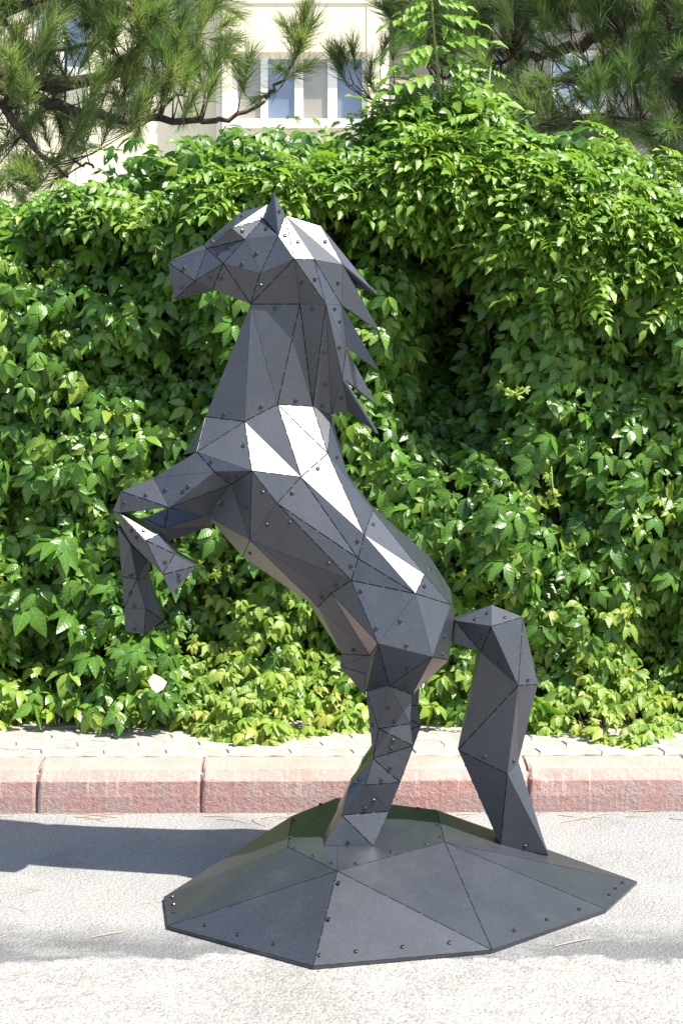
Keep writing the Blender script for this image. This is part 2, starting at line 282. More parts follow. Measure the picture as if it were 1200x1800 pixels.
kerb = empty('kerb', (0, KY, 0)); tag(kerb, kind='structure')
kerb.rotation_euler.z = math.atan(KS)
prof = [(0.0, -.03), (0.002, .05), (.006, .096), (.012, .103), (.034, .127), (.046, .132), (.10, .134), (.155, .1345), (.155, -.03)]
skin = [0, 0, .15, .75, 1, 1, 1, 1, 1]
def kerb_block(x0, x1, seed):
    r = random.Random(seed); nx = 60; dr = 0.0; vs = []; fs = []; sk = []
    for i in range(nx+1):
        x = x0+(x1-x0)*i/nx
        e = 1.0 if 0 < i < nx else 0.0
        for j, (y, z) in enumerate(prof):
            dy = r.uniform(-.0005, .0005); dz = r.uniform(-.0005, .0005)
            if j == 2: dr = max(0, min(.008, dr*.8+(r.uniform(0, .005) if r.random() < .14 else 0)))
            if j in (2, 3): dy += dr; dz -= dr*.45
            if i in (0, nx) : dy += .006+ r.uniform(0, .004) if j in (2, 3, 4) else .003; dz -= .004 if j in (3, 4, 5) else 0
            vs.append((x, y+dy, z+dz)); sk.append(skin[j]+r.uniform(-.12, .12)*(1 if j in (2, 3) else 0))
    m = len(prof)
    for i in range(nx):
        for j in range(m-1):
            a = i*m+j; fs.append((a, a+m, a+m+1, a+1))
    fs.append(tuple(range(m))); fs.append(tuple(nx*m+j for j in reversed(range(m))))
    o = pyobj('kerb_block', vs, fs, [M_KERB], kerb)
    at_ = o.data.attributes.new('skin', 'FLOAT', 'POINT'); at_.data.foreach_set('value', sk)
    return o
jx = [-.938+.5055*k for k in range(-3, 9)]
for k in range(len(jx)-1): kerb_block(jx[k]+.0045, jx[k+1]-.0045, k)
pyobj('mortar', [(jx[0], .012, -.02), (jx[-1], .012, -.02), (jx[-1], .03, .113), (jx[0], .03, .113), (jx[-1], .15, .124), (jx[0], .15, .124)], [(0, 1, 2, 3), (3, 2, 4, 5)],
      [mat_simple('kerb_mortar', (.36, .29, .255), .95, .2, 0, 50, .3, (2, .7, .005))], kerb)

# pavement bed and zigzag interlocking pavers
PV = empty('pavement', (0, KY, 0)); PV.rotation_euler.z = math.atan(KS); tag(PV, kind='structure')
pyobj('bedding_sand', [(-4, .156, .1225), (4, .156, .1225), (4, 1.6, .1225), (-4, 1.6, .1225)], [(0, 1, 2, 3)], [M_JOINT], PV)
def paver_mesh(seed):
    r = random.Random(seed); L, W = .200, .100; g = .0016; a = .014
    # zigzag outline along the long sides, notch on the short ends (interlocking unit)
    top = [(0, 0), (.05, a), (.10, 0), (.15, a), (.20, 0)]
    out = [(x, y) for x, y in top] + [(.20+a*.8, W*.5)] + [(x, y+W) for x, y in reversed(top)] + [(a*.8, W*.5)]
    cx = sum(p[0] for p in out)/len(out); cy = sum(p[1] for p in out)/len(out)
    bm = bmesh.new()
    def ring(s, z): return [bm.verts.new((cx+(x-cx)*(1-s/.1), cy+(y-cy)*(1-s/.05), z+r.uniform(-.0006, .0006))) for x, y in out]
    r0, r1, r2 = ring(g, -.03), ring(g, .0095), ring(g+.0022, .0125)
    n = len(out)
    for A, B in ((r0, r1), (r1, r2)):
        for i in range(n): bm.faces.new((A[i], A[(i+1) % n], B[(i+1) % n], B[i]))
    bm.faces.new(r2)
    me = bpy.data.meshes.new('paver'); bm.normal_update(); bm.to_mesh(me); bm.free(); me.materials.append(M_PAVER)
    return me
pms = [paver_mesh(i) for i in range(6)]
for row in range(5):
    for k in range(-9, 9):
        o = bpy.data.objects.new('paver', rnd.choice(pms)); C.objects.link(o); o.parent = PV
        o.location = (k*.200+(.1 if row % 2 else 0)+.03, .160+row*.100, .1225+rnd.uniform(-.0015, .0015))
        o.rotation_euler = (rnd.uniform(-.008, .008), rnd.uniform(-.008, .008), rnd.uniform(-.006, .006))

# ------------------------------------------------------------------ apartment building behind
BD = 20.0
M_CREAM = mat_simple('cream_render', (.84, .745, .54), .9, .2, 0, 1.2, .05, (40, .3, .01))
M_GREYW = mat_simple('shaded_grey_render', (.12, .117, .108), .9, .2, 0, 1.2, .08, (40, .3, .01))  # grey paint darkened so the colour carries the wall's shade
M_WHITE = mat_simple('white_window_frame', (.78, .75, .68), .45, .4)
M_TRIM = mat_simple('cream_trim', (.60, .55, .44), .8, .3)
def mat_glass(name, col):
    m, t, p = new_mat(name); v = coords(t)
    c = ramp(t, noise(t, v, 1.5, 3), [(.3, tuple(x*.8 for x in col)), (.7, tuple(min(1, x*1.15) for x in col))])
    t.links.new(c, p.inputs['Base Color']); p.inputs['Roughness'].default_value = .06; p.inputs['Specular IOR Level'].default_value = .9
    return m
M_GLASS = mat_glass('window_glass', (.16, .20, .29)); M_GLASS_C = mat_glass('cream_toned_glass', (.30, .28, .23))  # second glass has a cream interior and reflection painted into its colour
M_GLASS_D = mat_glass('dark_window_glass', (.03, .035, .04)); M_GLASS_B = mat_glass('pale_blue_glass', (.34, .40, .52))  # second glass here is a plain pale blue tone
bld = empty('apartment_building', (0, BD, 0))
tag(bld, 'cream rendered apartment building with white framed windows behind the hedge', 'building')
def bx(px, d=BD): return (px-600)/FOC*d
def bz(py, d=BD): return HC-(py-620)/FOC*d
def wall(name, mat, x0, x1, y, z0, z1, holes, thick=.3):
    """upright wall with rectangular openings, front at y (relative to BD)"""
    xs = sorted({x0, x1, *[h[0] for h in holes], *[h[1] for h in holes]}); zs = sorted({z0, z1, *[h[2] for h in holes], *[h[3] for h in holes]})
    mb = MB()
    def inside(a, b): return any(h[0] < a < h[1] and h[2] < b < h[3] for h in holes)
    vid = {}
    def vt(x, z, yy):
        k = (round(x, 5), round(z, 5), yy)
        if k not in vid: vid[k] = len(mb.v); mb.v.append((x, yy, z))
        return vid[k]
    for i in range(len(xs)-1):
        for j in range(len(zs)-1):
            if inside((xs[i]+xs[i+1])/2, (zs[j]+zs[j+1])/2): continue
            mb.f.append((vt(xs[i], zs[j], y), vt(xs[i+1], zs[j], y), vt(xs[i+1], zs[j+1], y), vt(xs[i], zs[j+1], y)))
    for h in holes:
        a, b, c, d = h; q = y+thick
        for (p1, p2) in (((a, c), (b, c)), ((b, c), (b, d)), ((b, d), (a, d)), ((a, d), (a, c))):
            mb.f.append((vt(*p1, y), vt(*p2, y), vt(*p2, q), vt(*p1, q)))
    for (p1, p2) in (((x0, z0), (x0, z1)), ((x1, z1), (x1, z0)), ((x0, z1), (x1, z1))):
        mb.f.append((vt(*p1, y), vt(*p2, y), vt(*p2, y+thick*6), vt(*p1, y+thick*6)))
    return mb.build(name, mat, bld)
def window(x0, x1, z0, z1, y, mulls, panes, fw=.07, sill=True):
    f = MB()
    f.box(x0, x1, y, y+.07, z0, z0+fw).box(x0, x1, y, y+.07, z1-fw, z1).box(x0, x0+fw, y+.001, y+.069, z0+fw, z1-fw).box(x1-fw, x1, y+.001, y+.069, z0+fw, z1-fw)
    for mx, mw in mulls: f.box(mx-mw/2, mx+mw/2, y-.004, y+.066, z0+fw, z1-fw)
    fr = f.build('window', M_WHITE, bld)
    e = [x0+fw]+[q for mx, mw in mulls for q in (mx-mw/2, mx+mw/2)]+[x1-fw]
    for i in range(len(mulls)+1):
        MB().box(e[2*i]-.01, e[2*i+1]+.01, y+.03, y+.04, z0+fw-.01, z1-fw+.01).build('pane', panes[i % len(panes)], fr)
    if sill: MB().box(x0-.06, x1+.06, y-.20, y+.0, z0-.075, z0-.003).build('sill', M_WHITE, fr)
    return fr
# central bay
wx0, wx1, wz0, wz1 = bx(407), bx(646), bz(217), bz(92)
wall('wall', M_CREAM, bx(391), bx(683), -.05, 0, 9.5, [(wx0, wx1, wz0, wz1)])
window(wx0, wx1, wz0, wz1, .07, [(bx(464), .09), (bx(525), .11), (bx(584), .12)], [M_GLASS_C, M_GLASS, M_GLASS_C, M_GLASS])
MB().box(bx(391), bx(683), -.062, -.05, bz(8), bz(4)).build('string_course', M_TRIM, bld)
MB().box(bx(644), bx(645.5), -.058, -.05, bz(90), bz(-120)).build('panel_joint', M_TRIM, bld)
# left part of the facade, set back a little
lw = [(bx(40), bx(150), bz(116), bz(-60)), (bx(250), bx(345), bz(100), bz(-60))]
wall('wall', M_CREAM, bx(-700), bx(389), .35, 0, 9.5, lw)
for a, b, c, d in lw: window(a, b, c, d, .45, [((a+b)/2, .09)], [M_GLASS_B, M_GLASS])
# right part in grey darkened to stand for its shade, further back
rw = [(bx(690), bx(800), bz(190), bz(112)), (bx(815), bx(905), bz(190), bz(40)), (bx(985), bx(1090), bz(180), bz(60))]
wall('wall', M_GREYW, bx(685), bx(1900), .95, 0, 9.5, rw)
for i, (a, b, c, d) in enumerate(rw): window(a, b, c, d, 1.05, [((a+b)/2, .08)], [M_GLASS_D] if i == 0 else [M_GLASS_B])
MB().tube([(bx(384), .27, 0), (bx(384), .27, 9.4)], .05, 10).build('downpipe', M_WHITE, bld, True)
# ------------------------------------------------------------------ the faceted horse
HY = 4.355                          # its plane of symmetry
horse = empty('horse_sculpture', (0.1, HY, 0.0))
tag(horse, 'dark grey faceted steel horse sculpture rearing up on a low polygonal base', 'sculpture')
def hp(p): return Vector(p)-Vector((0.1, HY, 0.0))
VV = {k: hp(p) for k, p in VERTS.items()}
mirror = lambda p: Vector((p.x, -p.y, p.z))

def screw_mesh():
    bm = bmesh.new(); n = 12
    prof_ = [(.0054, 0), (.0054, .0018), (.0043, .0034), (.0026, .0038)]
    rings = [[bm.verts.new((r_*math.cos(2*math.pi*i/n), r_*math.sin(2*math.pi*i/n), z)) for i in range(n)] for r_, z in prof_]
    for a, b in zip(rings, rings[1:]):
        for i in range(n): bm.faces.new((a[i], a[(i+1) % n], b[(i+1) % n], b[i]))
    inn = [bm.verts.new((.0022*math.cos(2*math.pi*i/n), .0022*math.sin(2*math.pi*i/n), .0018)) for i in range(n)]
    for i in range(n): bm.faces.new((rings[-1][i], rings[-1][(i+1) % n], inn[(i+1) % n], inn[i]))
    bm.faces.new(inn)
    me = bpy.data.meshes.new('screw'); bm.to_mesh(me); bm.free(); me.materials.append(M_SCREW)
    return me
SCREW = screw_mesh()
def put_screw(part, p, n):
    o = bpy.data.objects.new('screw', SCREW); C.objects.link(o); o.parent = part
    o.matrix_local = Matrix.Translation(p) @ n.to_track_quat('Z', 'Y').to_matrix().to_4x4() @ Matrix.Rotation(rnd.uniform(0, 1), 4, 'Z')

def inset_tri(a, b, c, da, db, dc):
    """offset edges ab, bc, ca inwards by da, db, dc"""
    n = (b-a).cross(c-a).normalized()
    P = [a, b, c]; D = [da, db, dc]
    ns = [n.cross((P[(i+1) % 3]-P[i]).normalized()) for i in range(3)]
    out = []
    for i in range(3):
        j = (i-1) % 3
        n1, d1, n2, d2 = ns[j], D[j], ns[i], D[i]; c_ = n1.dot(n2); q = 1-c_*c_
        if q < 1e-4: out.append(P[i].copy()); continue
        k1 = (d1-d2*c_)/q; k2 = (d2-d1*c_)/q
        off = n1*k1+n2*k2
        if off.length > .012: off = off*(.012/off.length)
        out.append(P[i]+off)
    return out, n

slit = {}
def edge_kind(a, b):
    k = tuple(sorted((a, b)))
    if k not in slit:
        slit[k] = random.Random('|'.join(k)).random() < .66
    return slit[k]
G_SLIT, G_FOLD = .0014, .0004
def make_panel(part, pts, names, mat=None):
    D = [G_SLIT if edge_kind(names[i], names[(i+1) % 3]) else G_FOLD for i in range(3)]
    q, n = inset_tri(*pts, *D)
    vs = [*q, *[p-n*.0026 for p in q]]
    pyobj('panel', vs, [(0, 1, 2), (5, 4, 3), (0, 3, 4, 1), (1, 4, 5, 2), (2, 5, 3, 0)], [M_POW], part)
    return n

def body_part(name, tris, V, extra=(), far=(), panels=True, inward=.0016):
    """shell (dark in the seams, plain steel where no panels are laid) with one panel per facet on top
       tris: panelled facets, extra: closing faces, far: faces of the far side"""
    keys = sorted({k for f in list(tris)+list(extra)+list(far) for k in f}); ix = {k: i for i, k in enumerate(keys)}
    nv = {k: Vector() for k in keys}
    for f in list(tris)+list(extra)+list(far):
        p = [V[k] for k in f]; n = (p[1]-p[0]).cross(p[2]-p[0])
        if n.length > 1e-9:
            n.normalize()
            for k in f: nv[k] += n
    vs = []
    for k in keys:
        n = nv[k].normalized() if nv[k].length > 1e-6 else Vector()
        vs.append(V[k]-n*inward)
    fs = [tuple(ix[k] for k in f) for f in list(tris)+list(extra)+list(far)]
    mi = [0 if panels else 1]*len(tris)+[1]*(len(extra)+len(far))
    # the little bridges left standing between the laser-cut slits
    if panels:
        ef = {}
        for f in tris:
            for i in range(3): ef.setdefault(tuple(sorted((f[i], f[(i+1) % 3]))), []).append(f)
        for (a, b), ff in ef.items():
            if not edge_kind(a, b): continue
            A, B = V[a], V[b]; L = (B-A).length; nb = max(1, int(round(L/.055)))
            for i in range(1, nb+1):
                t = i/(nb+1); e = (B-A)/L
                for f in ff:
                    p = [V[k] for k in f]; n = (p[1]-p[0]).cross(p[2]-p[0]).normalized()
                    cen = (p[0]+p[1]+p[2])/3; m = A+(B-A)*t
                    inn = (cen-m); inn -= e*inn.dot(e); inn -= n*inn.dot(n)
                    if inn.length < 1e-6: continue
                    inn.normalize(); q0 = m-e*.0035-n*.0004; q1 = m+e*.0035-n*.0004
                    qs = [q0, q1, q1+inn*.0026, q0+inn*.0026]
                    if (qs[1]-qs[0]).cross(qs[2]-qs[0]).dot(n) < 0: qs.reverse()
                    b0 = len(vs); vs += qs; fs.append((b0, b0+1, b0+2, b0+3)); mi.append(1)
    o = pyobj(name, vs, fs, [M_SEAM, M_POW], horse, midx=mi)
    if panels:
        for f in tris: make_panel(o, [V[k] for k in f], f)
    return o

TRI = {k: [tuple(f.split()) for f in s.split('|')] for k, s in PARTS.items()}
def near_normal(f, V): return (V[f[1]]-V[f[0]]).cross(V[f[2]]-V[f[0]]).normalized()
parts_obj = {}
VM = dict(VV)
for k in list(VV): VM[k+"'"] = mirror(VV[k])
def far_of(tris): return [tuple(k+"'" for k in reversed(f)) for f in tris]
def boundary(tris):
    cnt = {}
    for f in tris:
        for i in range(3): cnt.setdefault(frozenset((f[i], f[(i+1) % 3])), []).append((f[i], f[(i+1) % 3]))
    return [v[0] for v in cnt.values() if len(v) == 1]
trunk_all = TRI['head']+TRI['neck']+TRI['torso']
bnd = boundary(trunk_all)
def close_for(tris):
    es = {frozenset((f[i], f[(i+1) % 3])) for f in tris for i in range(3)}
    return [(b, a, a+"'", b+"'") for a, b in bnd if frozenset((a, b)) in es]
for k in ('head', 'neck', 'torso'):
    parts_obj[k] = body_part(k, TRI[k], VM, close_for(TRI[k]), far_of(TRI[k]))

# mane spikes: each a thin plate on the near side and its twin on the far side
def plates(name, tris, parent_name=None, twin=True, th=.003):
    ms = empty(name) if False else None
    V = VM; vs = []; fs = []
    for f in tris:
        for g in ([f, tuple(k+"'" for k in reversed(f))] if twin else [f]):
            p = [V[k] for k in g]; n = (p[1]-p[0]).cross(p[2]-p[0]).normalized(); b = len(vs)
            vs += [q-n*.003 for q in p]+[q-n*(.003+th) for q in p]
            fs += [(b, b+1, b+2), (b+5, b+4, b+3), (b, b+3, b+4, b+1), (b+1, b+4, b+5, b+2), (b+2, b+5, b+3, b)]
    o = pyobj(name, vs, fs, [M_POW], horse)
    for f in tris: make_panel(o, [V[k] for k in f], f)
    return o
parts_obj['mane'] = plates('mane', TRI['mane'])
parts_obj['ear'] = plates('ear', TRI['ear'], twin=False)
plates('ear', [tuple(k+"'" for k in reversed(f)) for f in TRI['ear']], twin=False)

def limb(name, tris, inner_y, squeeze=.92, shift=(0, 0, 0), flip=False):
    """closed limb: the panelled near face, its inner copy and the strips between them"""
    keys = {k for f in tris for k in f}; V = {}
    for k in keys:
        p = VV[k].copy(); q = p.copy(); q.y = inner_y(k, p)
        V[k], V[k+'i'] = p, q
    sh = Vector(shift)
    if flip:
        for k in V: V[k] = mirror(V[k])+sh
        outer = [tuple(k for k in reversed(f)) for f in tris]
        inner = [tuple(k+'i' for k in f) for f in tris]
        b = boundary(tris); cl = [(a, b_, b_+'i', a+'i') for a, b_ in b]
        # the inner face is the one that looks at the camera on the far limb
        return body_part(name, inner, V, cl, outer)
    inner = [tuple(k+'i' for k in reversed(f)) for f in tris]
    b = boundary(tris); cl = [(b_, a, a+'i', b_+'i') for a, b_ in b]
    return body_part(name, tris, V, cl, inner)
# y in the horse frame is negative towards the camera: near verts at about -.17, inner faces at -.09
parts_obj['foreleg'] = limb('foreleg', TRI['foreleg'], lambda k, p: -.085 if k not in ('KN', 'P1') else -.10)
parts_obj['hind_leg'] = limb('hind_leg', TRI['hind_leg'], lambda k, p: -.08)
limb('hind_leg', TRI['hind_leg'], lambda k, p: -.08, shift=(.032, .0, 0), flip=True)

# far foreleg hangs straighter
FARL = """A1 365 868 .10|A2 296 893 .125|A3 255 911 .12|A4 206 922 .135|B1 372 903 .075|B2 289.5 929 .085|B3 232 936 .095|C1 371 926 .12|C2 296 952 .12|C3 246 962 .12
F1 207 926 .125|F2 262 950 .13|F3 229 957 .09|F4 260 985 .12|F5 214.5 1013 .11|F6 240.4 1018 .085|F7 258.5 1016 .12|F8 218.4 1070 .115|F9 257 1070 .085|F10 287 1090.6 .13|F11 253.3 1116 .09|F12 219.7 1110 .12"""
FV = {}
for s in FARL.replace('\n', '|').split('|'):
    k, x, y, d = s.split(); FV[k] = hp(at(float(x), float(y), HY+float(d)))
FT = [tuple(f.split()) for f in "A1 A2 B1|A2 B2 B1|A2 A3 B2|A3 B3 B2|A3 A4 B3|B1 B2 C1|B2 C2 C1|B2 B3 C2|B3 C3 C2|F1 F3 F2|F1 F5 F3|F3 F6 F4|F3 F5 F6|F3 F4 F2|F4 F6 F7|F5 F8 F6|F6 F8 F9|F6 F9 F7|F8 F11 F9|F8 F12 F11|F9 F11 F10|F7 F9 F10".split('|')]
def fix(f):
    n = (FV[f[1]]-FV[f[0]]).cross(FV[f[2]]-FV[f[0]]); return f if n.y < 0 else (f[0], f[2], f[1])
FT = list(dict.fromkeys(fix(f) for f in FT))
for k in list(FV): q = FV[k].copy(); q.y = .185; FV[k+'i'] = q
fl = body_part('foreleg', FT, FV, [(b_, a, a+'i', b_+'i') for a, b_ in boundary(FT)], [tuple(k+'i' for k in reversed(f)) for f in FT])
for px, py, f in ((229, 1012, 'F1 F5 F3'), (229, 1043, 'F5 F8 F6'), (236, 1066, 'F6 F8 F9'), (236, 1106, 'F8 F12 F11'), (292, 911, 'A2 B2 B1')):
    fs_ = tuple(f.split()); p = [FV[k] for k in fs_]; n = (p[1]-p[0]).cross(p[2]-p[0]).normalized()
    if n.y > 0: n = -n
    o_ = hp((0, 0, HC)); r_ = (hp(at(px, py, HY))-o_); den = r_.dot(n)
    put_screw(fl, o_+r_*((p[0]-o_).dot(n)/den)+n*.0003, n)

# tail, a mirrored solid that reaches down to the base
tt = TRI['tail']; tb = boundary(tt)
parts_obj['tail'] = body_part('tail', tt, VM, [(b, a, a+"'", b+"'") for a, b in tb], far_of(tt))

for part, fi, a, b in SCREWS:
    f = TRI[part][fi]; p = [VV[k] for k in f]
    n = (p[1]-p[0]).cross(p[2]-p[0]).normalized()
    put_screw(parts_obj[part], p[0]*a+p[1]*b+p[2]*(1-a-b)+n*.0002, n)

# polygonal base
PH = .14
def onz(px, py, z): d = (HC-z)*FOC/(py-620); return hp(at(px, py, d))
RIM = .010
BV = {'g9': onz(287, 1577, RIM), 'g8': onz(294, 1628, RIM), 'g4': onz(550, 1698, RIM), 'g5': onz(864.6, 1670, RIM), 'g6': onz(1066, 1599, RIM), 'g7': onz(1120.6, 1550, RIM),
      'p1': onz(592.7, 1530.8, PH), 'p2': onz(781, 1480, PH), 'p3': onz(505.7, 1488.8, PH), 'p4': onz(513, 1434, PH), 'p5': onz(593, 1402, PH), 'p6': onz(766.7, 1423.5, PH),
      'r1': hp((.45, 4.73, RIM)), 'r2': hp((.20, 4.93, RIM)), 'r3': hp((-.02, 4.945, RIM)), 'r4': hp((-.15, 4.87, RIM))}
BT = "g8 g4 p1|g4 g5 p1|p1 g5 p2|g5 g6 p2|p2 g6 g7|p6 p2 g7|p6 g7 r1|g8 p1 p3|g9 g8 p3|g9 p3 p4|p3 p1 p5|p4 p3 p5|p1 p2 p6|p1 p6 p5|p6 r1 r2|p5 p6 r2|p5 r2 r3|p5 r3 r4|p4 p5 r4|g9 p4 r4"
BT = [tuple(f.split()) for f in BT.split('|')]
def fixz(f):
    n = (BV[f[1]]-BV[f[0]]).cross(BV[f[2]]-BV[f[0]]); return f if n.z > 0 else (f[0], f[2], f[1])
BT = [fixz(f) for f in BT]
for k in ('p3|p5', 'p1|p6', 'p1|p5', 'g9|p3'): slit[tuple(sorted(k.split('|')))] = False
for k in ('g8|p1', 'g5|p1', 'g5|p2', 'p2|p6'): slit[tuple(sorted(k.split('|')))] = True
for k in list(BV):
    if k[0] != 'p': q = BV[k].copy(); q.z = .0015; q.x *= .996; BV[k+'b'] = q
skirt = [(b, a, a+'b', b+'b') for a, b in boundary(BT)]
base = body_part('base', BT, BV, skirt)
for s in "125 340 g8 g4 p1|205 363 g8 g4 p1|292 385 g8 g4 p1|402 413 g4 g5 p1|424 325 g8 g4 p1|448 237 g8 g4 p1|490 404 g4 g5 p1|603 393 g4 g5 p1|716 383 g4 g5 p1|873 354 g5 g6 p2|952 327 g5 g6 p2|1030 302 g5 g6 p2|1103 267 p2 g6 g7|1118 252 p2 g6 g7|1135 238 p2 g6 g7|45 272 g9 g8 p3|48 290 g9 g8 p3|50 308 g9 g8 p3|342 153 p3 p1 p5|388 172 p3 p1 p5|432 190 p3 p1 p5|490 191 p1 p2 p6|577 163 p1 p2 p6|660 144 p1 p2 p6|332 128 g9 p3 p4|338 85 p4 p3 p5|690 97 p1 p2 p6|694 128 p1 p2 p6|404 47 p1 p6 p5|640 57 p1 p6 p5".split('|'):
    t_ = s.split(); px, py = 270+float(t_[0])/1.379, 1380+float(t_[1])/1.379
    p = [BV[k] for k in t_[2:]]; n = (p[1]-p[0]).cross(p[2]-p[0]).normalized()
    if n.z < 0: n = -n
    o_ = hp((0, 0, HC)); r_ = (hp(at(px, py, HY))-o_)
    put_screw(base, o_+r_*((p[0]-o_).dot(n)/r_.dot(n))+n*.0002, n)
# ------------------------------------------------------------------ foliage tools (numpy)
def leaflet(L=1.0, wid=.30, fold=.22, curl=.25, twist=0.0, serr=.06, n=7, tipp=1.0):
    """blade in the xy plane, stem at the origin, tip at +y, upper side +z"""
    ts = np.linspace(0, 1, n); vs = []; uv = []; fs = []
    prof_ = np.sin(np.pi*np.clip(ts, 0, 1)**.92)**.95*(1-.18*ts)*1.05
    for i, t in enumerate(ts):
        wv = wid*prof_[i]*(1+(serr if i % 2 else -serr)); y = t; z = -curl*t*t
        rows = [(0, y, z)] if i in (0, n-1) else [(-wv, y-.02, z+fold*wv), (0, y, z), (wv, y-.02, z+fold*wv)]
        for x, yy, zz in rows:
            a = twist*t; vs.append((x*math.cos(a)-0*zz, yy, zz+x*math.sin(a))); uv.append((.5+x/(2*wid), t))
    def rowidx(i): return [0] if i == 0 else ([1+3*(n-2)] if i == n-1 else [1+3*(i-1)+j for j in range(3)])
    for i in range(n-1):
        a, b = rowidx(i), rowidx(i+1)
        if len(a) == 1: fs += [(a[0], b[1], b[0]), (a[0], b[2], b[1])]
        elif len(b) == 1: fs += [(a[0], a[1], b[0]), (a[1], a[2], b[0])]
        else: fs += [(a[0], a[1], b[1]), (a[0], b[1], b[0]), (a[1], a[2], b[2]), (a[1], b[2], b[1])]
    return np.array(vs)*L, np.array(fs), np.array(uv)

def rotz(a): c, s = math.cos(a), math.sin(a); return np.array([[c, -s, 0], [s, c, 0], [0, 0, 1]])
def rotx(a): c, s = math.cos(a), math.sin(a); return np.array([[1, 0, 0], [0, c, -s], [0, s, c]])
def roty(a): c, s = math.cos(a), math.sin(a); return np.array([[c, 0, s], [0, 1, 0], [-s, 0, c]])
def join(parts_):
    vs, fs, us, o = [], [], [], 0
    for v, f, u in parts_: vs.append(v); fs.append(f+o); us.append(u); o += len(v)
    return np.concatenate(vs), np.concatenate(fs), np.concatenate(us)

def palmate(r):
    """five leaflets fanned round the end of the stalk, the middle one longest"""
    ps = []
    for a, L in ((-1.8, .66), (-.88, .9), (0, 1.0), (.88, .9), (1.8, .66)):
        v, f, u = leaflet(L*r.uniform(.9, 1.1), r.uniform(.225, .285), r.uniform(-.15, .5), r.uniform(.15, .55), r.uniform(-.4, .4))
        v = v+np.array([0, .11, 0])
        v = v@rotx(r.uniform(-.65, .1)).T@roty(r.uniform(-.35, .35)).T@rotz(a+r.uniform(-.14, .14)).T
        ps.append((v, f, u))
    return join(ps)
def pinnate(r, pairs=4, g=1.0):
    """arching stalk with pairs of small toothed leaflets and one at the tip"""
    ps = []; L = 1.0
    def axis(t): return np.array([0, t*L, -.32*t*t])
    for i in range(pairs):
        t = .22+.70*i/pairs
        for s in (-1, 1):
            v, f, u = leaflet(g*.25*(1-.35*abs(t-.45))*r.uniform(.85, 1.1), .27, r.uniform(.1, .5), r.uniform(.1, .45), 0, .12)
            v = v@rotx(r.uniform(-.3, .1)).T@rotz(-s*r.uniform(.85, 1.2)).T+axis(t)
            ps.append((v, f, u))
    v, f, u = leaflet(g*.26, .25, .3, .35, 0, .12); ps.append((v@rotx(-.3).T@rotz(r.uniform(-.2, .2)).T+axis(.95), f, u))
    k = 5; vs = []; fs = []
    for i in range(k):
        p = axis(i/(k-1)*.95)
        for q in ((-.008, 0, .004), (.008, 0, .004), (0, 0, -.008)): vs.append(p+np.array(q))
    for i in range(k-1):
        for j in range(3):
            a, b = i*3+j, i*3+(j+1) % 3; fs += [(a, b, b+3), (a, b+3, a+3)]
    ps.append((np.array(vs), np.array(fs), np.tile([.5, .5], (len(vs), 1))))
    return join(ps)
def needle_tuft(r, n=170, L=1.0, wdt=.0085, ax=1.15):
    """a shoot tip with long fine needles standing off all round it"""
    vs, fs = [], []
    for i in range(n):
        t = r.random()**.85*ax; az = r.uniform(0, 6.283); op = r.uniform(.25, .95)*(1-.4*t/ax); l = L*r.uniform(.6, 1.1)
        d = np.array([math.sin(op)*math.cos(az), math.cos(op), math.sin(op)*math.sin(az)])
        b = np.array([0, t, 0]); u = np.cross(d, [r.uniform(-1, 1), r.uniform(-1, 1), r.uniform(-1, 1)]); u /= np.linalg.norm(u)
        sag = np.array([r.uniform(-.09, .09), r.uniform(-.03, .06), r.uniform(-.09, .09)])
        m = b+d*l*.55+sag; e = b+d*l; k = len(vs)
        vs += [b-u*wdt, b+u*wdt, m+u*wdt*.9, m-u*wdt*.9, e]
        fs += [(k, k+1, k+2), (k, k+2, k+3), (k+3, k+2, k+4)]
    vs = np.array(vs); return vs, np.array(fs), np.tile([.5, .5], (len(vs), 1))

def frames(nrm, dirv):
    """rotation matrices with local z on nrm and local y as near dirv as it can be"""
    z = nrm/np.linalg.norm(nrm, axis=1)[:, None]
    y = dirv-(dirv*z).sum(1)[:, None]*z; y /= np.linalg.norm(y, axis=1)[:, None]+1e-9
    x = np.cross(y, z)
    return np.stack([x, y, z], 2)
def scatter(name, temps, pos, rot, scale, tint, mat, parent=None):
    """copies of the templates baked into one mesh"""
    which = rng.integers(0, len(temps), len(pos)); V, Fc, U, T = [], [], [], []; off = 0
    for k, (tv, tf, tu) in enumerate(temps):
        s = np.where(which == k)[0]
        if not len(s): continue
        v = np.einsum('nij,vj->nvi', rot[s], tv)*scale[s][:, None, None]+pos[s][:, None, :]
        nv = len(tv); f = tf[None]+(np.arange(len(s))*nv)[:, None, None]+off
        V.append(v.reshape(-1, 3)); Fc.append(f.reshape(-1, 3)); U.append(np.tile(tu, (len(s), 1))); T.append(np.repeat(tint[s], nv)); off += nv*len(s)
    V = np.concatenate(V); Fc = np.concatenate(Fc); U = np.concatenate(U); T = np.concatenate(T)
    me = fast_mesh(name, V, Fc, U, T); return link(name, me, parent, [mat])
def fast_mesh(name, V, Fc, U, T, smooth=True):
    me = bpy.data.meshes.new(name); me.vertices.add(len(V)); me.vertices.foreach_set('co', V.astype(np.float32).ravel())
    m = len(Fc); me.loops.add(m*3); me.loops.foreach_set('vertex_index', Fc.astype(np.int32).ravel())
    me.polygons.add(m); me.polygons.foreach_set('loop_start', np.arange(0, m*3, 3, dtype=np.int32))
    me.update(calc_edges=True)
    me.polygons.foreach_set('use_smooth', np.full(m, smooth))
    uvl = me.uv_layers.new(name='UVMap'); uvl.data.foreach_set('uv', U[Fc.ravel()].astype(np.float32).ravel())
    a = me.attributes.new('tint', 'FLOAT', 'POINT'); a.data.foreach_set('value', T.astype(np.float32))
    me.update(); return me

